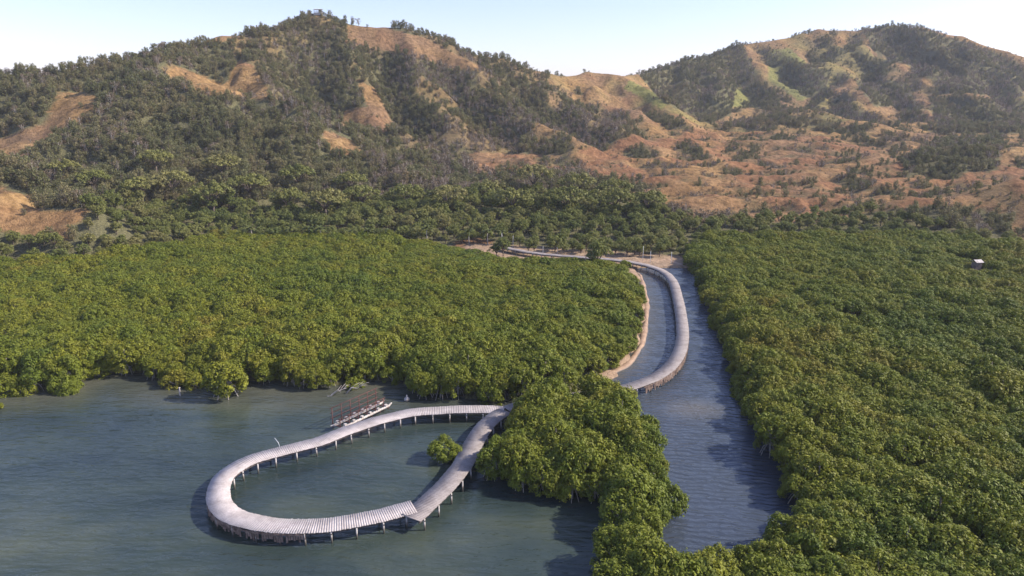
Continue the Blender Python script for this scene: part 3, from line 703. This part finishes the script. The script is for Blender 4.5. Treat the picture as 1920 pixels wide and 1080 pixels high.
for (x, y, z, px_, py_) in rec:
    s_ = g.uniform(.45, .8) * (.85 if y < 190 else 1.0)
    if px_ > 1280: s_ *= .85
    if -20 < px_ < 1940 and nb < 290:
        nb += 1
        if px_ < 240: lb, gp = 'dark broadleaf tree below the bare left slope behind the mangroves', 'broadleaf trees at the left foot'
        elif px_ < 560: lb, gp = 'dark tree', 'broadleaf trees behind the left mangroves'
        elif px_ < 900: lb, gp = 'dark tree', 'broadleaf trees below the knoll'
        elif px_ < 1300: lb, gp = 'dark broadleaf tree in the wood behind the far boardwalk', 'broadleaf trees behind the far boardwalk'
        else: lb, gp = 'small broadleaf tree between the right mangroves and the red hills', 'broadleaf trees behind the right mangroves'
        plant('broadleaf_tree', x, y, z - .2, lb, gp, s_, zs=g.uniform(.8, 1.1))
    else: bstuff.append((x, y, z - .2, s_, .95, g.integers(0, 4)))
if bstuff: forest('broadleaf_wood', 'broadleaf_tree', bstuff, 'dark broadleaf wood at the foot of the hills behind the nearer trees', 'wood')
for (px, py, D, s_) in [(270, 395, 205, .9), (330, 392, 212, 1.0), (400, 398, 204, 1.05), (470, 385, 218, 1.0), (540, 392, 212, .9), (610, 398, 206, 1.05), (680, 388, 216, .9), (300, 372, 226, .9), (420, 368, 230, 1.0), (560, 368, 232, 1.0),
                        (660, 372, 230, .9), (760, 382, 222, 1.0), (840, 388, 216, 1.0), (920, 370, 232, 1.1), (1000, 366, 236, 1.1), (1080, 362, 240, 1.1), (1150, 374, 232, 1.0), (960, 392, 212, 1.0), (1060, 394, 210, 1.05), (1150, 398, 208, 1.0), (1215, 398, 210, .9),
                        (180, 380, 203, .8), (130, 372, 205, .7)]:
    x, y, _ = PD(px, py, D); z = tz(x, y)
    lb, gp = ('flat-topped umbrella tree above the wood behind the left mangroves', 'umbrella trees on the left') if px < 800 else ('flat-topped umbrella tree above the wood behind the far boardwalk', 'umbrella trees in the middle')
    plant('umbrella_tree', x, y, z - .2, lb, gp, s_ * 1.15, zs=1.25)
for (px, py) in [(515, 428), (545, 432), (578, 425), (600, 430), (660, 424), (690, 430), (722, 422), (470, 436), (420, 430), (800, 432), (350, 434), (880, 428), (915, 436), (940, 428)]:
    D = 181; x, y, _ = PD(px, py, D); plant('palm_tree', x, y, tz(x, y) - .2, 'slender palm in front of the dark wood behind the left mangroves', 'palms behind the left mangroves', g.uniform(.7, .95))

# ------------------------------------------------------------------ planting: scrub on the hills
g = np.random.default_rng(33)
hx, hy = [], []
for (y0, y1, sp) in ((150, 300, 2.7), (300, 480, 2.6), (480, 735, 3.1)):
    a, b = scatter(-.86 * y1, .92 * y1, y0, y1, sp, g); hx.append(a); hy.append(b)
hx = np.concatenate(hx); hy = np.concatenate(hy); m = (np.abs(hx) < .86 * hy + 15); hx, hy = hx[m], hy[m]
hz_ = terrain(hx, hy); px, py, zc = proj(hx, hy, hz_); dn = density(hx, hy, hz_)
wood = inpoly(px, py, WOOD) & (hy < 238); redspot = np.hypot((px - 890) / 45, (py - 468) / 22) < 1
m = (g.random(len(hx)) < dn) & ~wood & ~redspot & ((hy > 196) | (hz_ > 1.6))
hx, hy, hz_, px, py, zc, dn = [q[m] for q in (hx, hy, hz_, px, py, zc, dn)]
# leave out what faces away behind the ridges: march the sight line over the terrain
vis = np.ones(len(hx), bool)
for f_ in np.linspace(.5, .985, 34):
    sx_, sy_ = hx * f_, hy * f_; lz = H + (hz_ + 6.5 - H) * f_; vis &= terrain(sx_, sy_) < lz + .5
hx, hy, hz_, px, py, zc, dn = [q[vis] for q in (hx, hy, hz_, px, py, zc, dn)]
ss = g.uniform(.6, 1.15, len(hx)) * np.where(dn < .5, .42, .9) * np.where(inpoly(px, py, BAD), .72, 1); ss = np.where((hy > 440) & (px > 1030), ss * .95, ss); zz = g.uniform(.75, 1.25, len(hx))
ss = np.where((hy > 300), ss * .86, ss)
dryp = np.clip((fbm(hx, hy, 30, 3, 8.8) - .42) * 3, .05, .8) * np.where((px > 600) | (hy > 300), 1, .35); hv_ = np.where(g.random(len(hx)) < dryp, g.integers(4, 7, len(hx)), g.integers(0, 4, len(hx)))
infr = (px > -10) & (px < 1930); order = np.argsort(np.where(infr, zc / (ss * zz), 1e6)); single = set(order[:290].tolist()); hst = []
for i in range(len(hx)):
    if i in single:
        if px[i] < 230: lb, gp = 'grey green scrub tree on the low left hill', 'scrub trees on the low left hill'
        elif px[i] < 800: lb, gp = 'grey green scrub tree on the densely wooded knoll left of centre', 'scrub trees of the knoll'
        elif px[i] < 1300: lb, gp = 'brownish scrub tree at the foot of the big hill in the middle', 'scrub trees in the middle'
        else: lb, gp = 'scrub tree on the low shaded rise at right above the mangroves', 'scrub trees on the right rise'
        plant('scrub_tree', hx[i], hy[i], hz_[i] - .2, lb, gp, ss[i], zs=zz[i], var=int(hv_[i]))
    else: hst.append((hx[i], hy[i], hz_[i] - .2, ss[i], zz[i], hv_[i]))
forest('hillside_scrub', 'scrub_tree', hst, 'grey green and brown scrub woodland covering the hillsides', 'scrub')
print('MANGROVES', len(ax_), 'BROAD', nb, len(bstuff), 'SCRUB', len(hx))

bpy.context.view_layer.update()
relabel(['mangrove_tree'], {'near mangroves right of the channel': ('green mangrove', 'the channel', False), 'mangroves of the central clump': ('olive clump mangrove', 'the left', False), 'front mangroves of the left stand': ('left-shore mangrove', 'the left', False)})
relabel(['broadleaf_tree'], {'broadleaf trees at the left foot': ('dark foot-of-slope tree', 'the left edge', False), 'broadleaf trees behind the left mangroves': ('dark woodland tree', 'the left', False), 'broadleaf trees below the knoll': ('dark tree below the knoll', 'the left', False), 'broadleaf trees behind the far boardwalk': ('dark backdrop tree', 'the left', False), 'broadleaf trees behind the right mangroves': ('small dark tree', 'the channel head', False)})
relabel(['umbrella_tree'], {'umbrella trees on the left': ('flat-topped tree', 'the left', False), 'umbrella trees in the middle': ('flat-topped mid-wood tree', 'the left', False)})
relabel(['palm_tree'], {'palms behind the left mangroves': ('slender palm', 'the left', False)})
relabel(['scrub_tree'], {'scrub trees on the low left hill': ('grey scrub', 'the left edge', False), 'scrub trees of the knoll': ('knoll scrub tree', 'the left', False), 'scrub trees in the middle': ('brownish scrub tree', 'the left', False), 'scrub trees on the right rise': ('scrub on the right rise', 'the left', False)})
# ------------------------------------------------------------------ boardwalks
def smooth_path(pts, step):
    pts = [Vector((p[0], p[1], 0)) for p in pts]; q = [pts[0]] + pts + [pts[-1]]; out = []
    q[0] = pts[0] * 2 - pts[1]; q[-1] = pts[-1] * 2 - pts[-2]
    for i in range(1, len(q) - 2):
        a, b, c, d = q[i - 1:i + 3]
        for k in range(16):
            t = k / 16; out.append(.5 * ((2 * b) + (c - a) * t + (2 * a - 5 * b + 4 * c - d) * t * t + (3 * b - a - 3 * c + d) * t ** 3))
    out.append(pts[-1])
    for _ in range(6): out = [out[0]] + [(out[i - 1] + out[i] * 2 + out[i + 1]) / 4 for i in range(1, len(out) - 1)] + [out[-1]]
    ds = [0]
    for a, b in zip(out[:-1], out[1:]): ds.append(ds[-1] + (b - a).length)
    n = int(ds[-1] / step); s = np.linspace(0, ds[-1], n + 1); x = np.interp(s, ds, [p.x for p in out]); y = np.interp(s, ds, [p.y for p in out])
    tx = np.gradient(x); ty = np.gradient(y); L = np.hypot(tx, ty); return x, y, tx / L, ty / L, s
post_me = None
def boardwalk(label, pts, width, top, mat, spacing, skirt=None, skip=None, poststart=0.6):
    global post_me
    x, y, tx, ty, s = smooth_path(pts, .21); root = empty('boardwalk', (x[0], y[0], 0)); tag(root, label, 'boardwalk'); ox, oy = x[0], y[0]
    V = []; Fq = []; tone = []; sag = .03 * np.sin(s * .45) + .02 * np.sin(s * 1.3)
    for i in range(len(x) - 1):
        nx0, ny0 = -ty[i], tx[i]; nx1, ny1 = -ty[i + 1], tx[i + 1]; w = width / 2 + random.uniform(-.035, .035); w2 = width / 2 + random.uniform(-.035, .035)
        e = .035; ax, ay = x[i] + (x[i + 1] - x[i]) * e, y[i] + (y[i + 1] - y[i]) * e; bx, by = x[i + 1] - (x[i + 1] - x[i]) * e, y[i + 1] - (y[i + 1] - y[i]) * e
        z = top + sag[i] + random.uniform(-.006, .006); b = len(V)
        for zz_ in (z - .05, z):
            V += [(ax + nx0 * w - ox, ay + ny0 * w - oy, zz_), (ax - nx0 * w2 - ox, ay - ny0 * w2 - oy, zz_), (bx - nx1 * w2 - ox, by - ny1 * w2 - oy, zz_), (bx + nx1 * w - ox, by + ny1 * w - oy, zz_)]
        Fq += [(b, b + 3, b + 2, b + 1), (b + 4, b + 5, b + 6, b + 7), (b, b + 1, b + 5, b + 4), (b + 1, b + 2, b + 6, b + 5), (b + 2, b + 3, b + 7, b + 6), (b + 3, b, b + 4, b + 7)]
        tone += [(.25 + .5 * random.random()) if random.random() > .07 else random.choice((0.0, 1.0))] * 8
    me = npmesh('deck', V, Fq); at = me.attributes.new('plank', 'FLOAT', 'POINT'); at.data.foreach_set('value', np.array(tone, np.float32)); link('deck', me, mat, root)
    # long beams under both edges
    for side in (-1, 1):
        mb = MB(); st = list(range(0, len(x), 6)); st[-1] = len(x) - 1 if st[-1] != len(x) - 1 else st[-1]
        off = (width / 2 - .22) * side
        for a, b in zip(st[:-1], st[1:]):
            mb.beam((x[a] - ty[a] * off - ox, y[a] + tx[a] * off - oy, top - .19 + sag[a]), (x[b] - ty[b] * off - ox, y[b] + tx[b] * off - oy, top - .19 + sag[b]), .1, .24)
        mb.build('beam', M['beam'], root)
    if post_me is None:
        mb = MB(); mb.tube([(0, 0, -1.6), (0, 0, 0), (.01, 0, 1.36)], [.1, .09, .08], 9); post_me = mb.mesh('post', True); post_me.materials.append(M['post'])
    npost = int(s[-1] / spacing); cross = MB()
    for k in range(npost + 1):
        q = min(len(x) - 1, int(poststart / .21) + int(k * spacing / .21)); 
        for side in (-1, 1):
            off = (width / 2 - .06) * side * 1.0
            o = link('post', post_me, None, root); o.location = (x[q] - ty[q] * off - ox, y[q] + tx[q] * off - oy, random.uniform(-.05, .0) + top - 1.42); o.rotation_euler = (random.uniform(-.03, .03), random.uniform(-.03, .03), random.uniform(0, 6)); o.scale = (1, 1, .97)
        a = width / 2 + .02; cross.beam((x[q] - ty[q] * a - ox, y[q] + tx[q] * a - oy, top - .38), (x[q] + ty[q] * a - ox, y[q] - tx[q] * a - oy, top - .38), .1, .13)
    cross.build('cross_beam', M['beam'], root)
    if skirt:
        mb = MB(); side, s0, s1, dn_ = skirt
        for i in range(len(x)):
            if s0 < s[i] < s1 and random.random() < .9:
                off = (width / 2 - .0) * side; hh = random.uniform(.55, 1.0) * dn_
                mb.box((x[i] - ty[i] * off - ox, y[i] + tx[i] * off - oy, top - .09 - hh / 2), .17, .04, hh, math.atan2(ty[i], tx[i]), random.uniform(-.08, .08))
        idx = [i for i in range(len(x)) if s0 - .3 < s[i] < s1 + .3][::5]
        for a_, b_ in zip(idx[:-1], idx[1:]):
            off = (width / 2 + .01) * side; mb.beam((x[a_] - ty[a_] * off - ox, y[a_] + tx[a_] * off - oy, top - .2), (x[b_] - ty[b_] * off - ox, y[b_] + tx[b_] * off - oy, top - .2), .06, .12)
        mb.build('skirt_boards', M['skirt'], root)
    return root, (x, y, tx, ty, s)
r1, G1 = boardwalk('long curving pale timber boardwalk that loops through the lagoon in a teardrop', wl, 2.15, DECK_Z, M['deck'], 2.15, skirt=(-1, 34, 50, .95))
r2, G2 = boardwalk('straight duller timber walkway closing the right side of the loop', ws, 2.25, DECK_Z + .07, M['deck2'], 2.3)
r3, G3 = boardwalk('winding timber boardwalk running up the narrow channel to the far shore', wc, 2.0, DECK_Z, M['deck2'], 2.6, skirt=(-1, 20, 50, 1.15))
print('LOOP', G1[4][-1], 'SPUR', G2[4][-1], 'CHAN', G3[4][-1])

# ------------------------------------------------------------------ rusty landing frame beside the loop
a = Vector((*P(640, 800, .9), .9)); b = Vector((*P(728, 758, .9), .9)); d = (b - a); d.z = 0; Lf = d.length; ang = math.atan2(d.y, d.x)
fr = empty('landing_frame', (a.x, a.y, 0), ang); tag(fr, 'rusty red railing frame with two white floats at the back of the lagoon loop', 'landing frame')
for yy in (-.1, 1.25):
    mb = MB(); mb.tube([(-.6, yy, .85), (0, yy, .72), (Lf * .5, yy, .72), (Lf, yy, .74), (Lf + .5, yy, .95)], [.06, .15, .16, .15, .07], 10); mb.build('float', M['white'], fr, True)
    for k in range(6):
        mb = MB(); xk = .5 + k * (Lf - 1) / 5; mb.box((xk, yy, .98), .32, .3, .24); mb.build('float_block', M['white'], fr)
for k in range(6):
    xk = .3 + k * (Lf - .6) / 5
    for yy in (.55, 1.9):
        mb = MB(); mb.tube([(xk, yy, -1), (xk, yy, 1.7 if yy < 1 else 2.7)], .06, 7); mb.build('post', M['rust'], fr, True)
    mb = MB(); mb.beam((xk, -.4, .58), (xk, 2.1, .58), .1, .1); mb.build('cross_bar', M['rust'], fr)
for yy, zz_ in ((.55, 1.35), (.55, 1.66), (1.9, 1.4), (1.9, 2.05), (1.9, 2.66)):
    mb = MB(); mb.tube([(0, yy, zz_), (Lf, yy, zz_)], .05, 7); mb.build('rail', M['rust'], fr, True)

# tilted pole and planks at the loop, markers in the water
def pole(name, label, cat, px, py, h, r, mat, lean=(0, 0), z0=0.0, group=None):
    x, y = P(px, py, z0); mb = MB(); n = 9; mb.tube([(0, 0, -.8), (lean[0] * .5, lean[1] * .5, h * .5), (lean[0], lean[1], h)], [r, r * .95, r * .8], n)
    mb.tube([(lean[0], lean[1], h), (lean[0], lean[1], h + r * .8)], [r * 1.4, r * 1.1], n)
    o = mb.build(name, mat, None, True); o.location = (x, y, z0 + random.uniform(0, .001)); return tag(o, label, cat, group)
pole('leaning_pole', 'thin pale pole leaning away from the back of the loop', 'pole', 528, 838, .85, .03, M['metal'], (-.8, .4), 1.2)
pole('marker_post', 'short white marker post in the water before the left shore', 'post', 338, 742, 1.1, .11, M['white'])
def buoy(px, py, lb, s_=1.0):
    x, y = P(px, py); mb = MB(); rs = [(.0, .02), (.2, .18), (.32, .3), (.34, .45), (.24, .6), (.09, .68), (.07, .95), (.0, .97)]
    n = 14; ring = []
    for rr, z in rs:
        ring.append(len(mb.v)); [mb.v.append((rr * math.cos(6.2832 * k / n) * s_, rr * math.sin(6.2832 * k / n) * s_, (z - .15) * s_)) for k in range(n)]
    for p, q in zip(ring[:-1], ring[1:]):
        for k in range(n): mb.f.append((p + k, p + (k + 1) % n, q + (k + 1) % n, q + k))
    o = mb.build('mooring_buoy', M['white'], None, True); o.location = (x, y, 0); tag(o, lb, 'buoy')
buoy(763, 752, 'white mooring buoy under the mangroves behind the loop', 1.1)
for i, (px, py, h) in enumerate([(941, 466, 4.2), (962, 467, 3.6), (1205, 492, 4.0), (1219, 494, 3.0), (1258, 497, 3.2), (1045, 480, 2.4), (1018, 478, 2.2), (1283, 500, 2.6)]):
    pole('slim_pole', ['slim pale pole at the left tip of the far boardwalk', 'second slim pole from the left tip of the far boardwalk', 'tall slim pole behind the bend of the channel boardwalk', 'shorter slim pole right of the tall one at the bend', 'slim pole on the mud at the head of the channel',
         'thin pole halfway along the far boardwalk', 'thin pole left of the halfway pole on the far boardwalk', 'slim pole at the right corner of the channel head'][i], 'pole', px, py, h, .05, M['metal'])

# dead branches at the shore
def dead(px, py, lb, L, ang, seed):
    g_ = random.Random(seed); x, y = P(px, py, .8); mb = MB()
    pts = [Vector((0, 0, -.6))]; 
    for k in range(6): pts.append(pts[-1] + Vector((math.cos(ang) * L / 6, math.sin(ang) * L / 6, g_.uniform(-.1, .45))))
    mb.tube(pts, [.12, .11, .1, .08, .07, .05, .03], 6)
    for k in range(2, 6):
        a = ang + g_.uniform(-1.3, 1.3); q = pts[k]; mb.tube([q, q + Vector((math.cos(a) * .6, math.sin(a) * .6, .35)), q + Vector((math.cos(a) * 1.2, math.sin(a) * 1.2, g_.uniform(.2, 1.1)))], [.05, .04, .02], 5)
    o = mb.build('dead_branch', M['pale'], None, True); o.location = (x, y, .6); tag(o, lb, 'branch')
dead(612, 733, 'bare grey dead branch lying low at the shore left of the rusty frame', 2.6, .2, 1)
dead(648, 728, 'bare pale dead branch reaching out just above the rusty frame', 2.4, .1, 2)

# ------------------------------------------------------------------ small far buildings
x, y = P(1832, 492, 3.5); z = max(.2, tz(x, y)); hut = empty('small_hut', (x, y, z), .15, .68); hut.scale = (.58, .58, .88); tag(hut, 'small hut with a bright white roof at the back edge of the right mangroves', 'hut')
mb = MB(); mb.box((0, 0, 1.9), 2.6, 2.2, 3.8); mb.build('wall', M['wall'], hut)
mb = MB(); 
for s_ in (-1, 1): mb.box((0, s_ * .8, 4.12), 3.2, 1.7, .08, 0, -s_ * .33)
mb.build('roof', M['white'], hut)
mb = MB(); mb.box((-.3, -1.13, 1.0), .9, .06, 2.0); mb.build('door', M['skirt'], hut)
x, y, z = PD(597, 33, 420); z = tz(x, y); lk = empty('lookout_shelter', (x, y, z), 0, .62); tag(lk, 'small pale lookout shelter on the summit of the big hill', 'shelter')
mb = MB(); mb.box((0, 0, .5), 7.5, 4, 2.2); mb.build('platform', M['white'], lk)
for xk in (-3.4, -1.15, 1.15, 3.4):
    for yk in (-1.7, 1.7): mb = MB(); mb.box((xk, yk, 3.0), .22, .22, 2.8); mb.build('post', M['white'], lk)
for xs_ in (-1.75, 1.75): mb = MB(); mb.box((0, xs_ - (.1 if xs_ > 0 else -.1) * 0, 2.5), 6.6, .1, .14); mb.build('rail', M['white'], lk)
mb = MB()
for s_ in (-1, 1): mb.box((0, s_ * 1.15, 4.75), 8.2, 2.5, .12, 0, -s_ * .25)
mb.build('roof', M['metal'], lk)

# ------------------------------------------------------------------ the air between here and the far hills
mb = MB(); mb.box((0, 1700, 83), 11000, 7600, 176); hz_o = mb.build('haze', None); hm = bpy.data.materials.new('haze_air'); hm.use_nodes = True
ht = hm.node_tree; ht.nodes.clear(); ho = ht.nodes.new('ShaderNodeOutputMaterial'); hv = ht.nodes.new('ShaderNodeVolumePrincipled')
hv.inputs['Color'].default_value = (.86, .90, 1.0, 1); hv.inputs['Density'].default_value = HAZE; hv.inputs['Anisotropy'].default_value = 0.0
ht.links.new(hv.outputs[0], ho.inputs['Volume']); hz_o.data.materials.append(hm); tag(hz_o, kind='stuff')
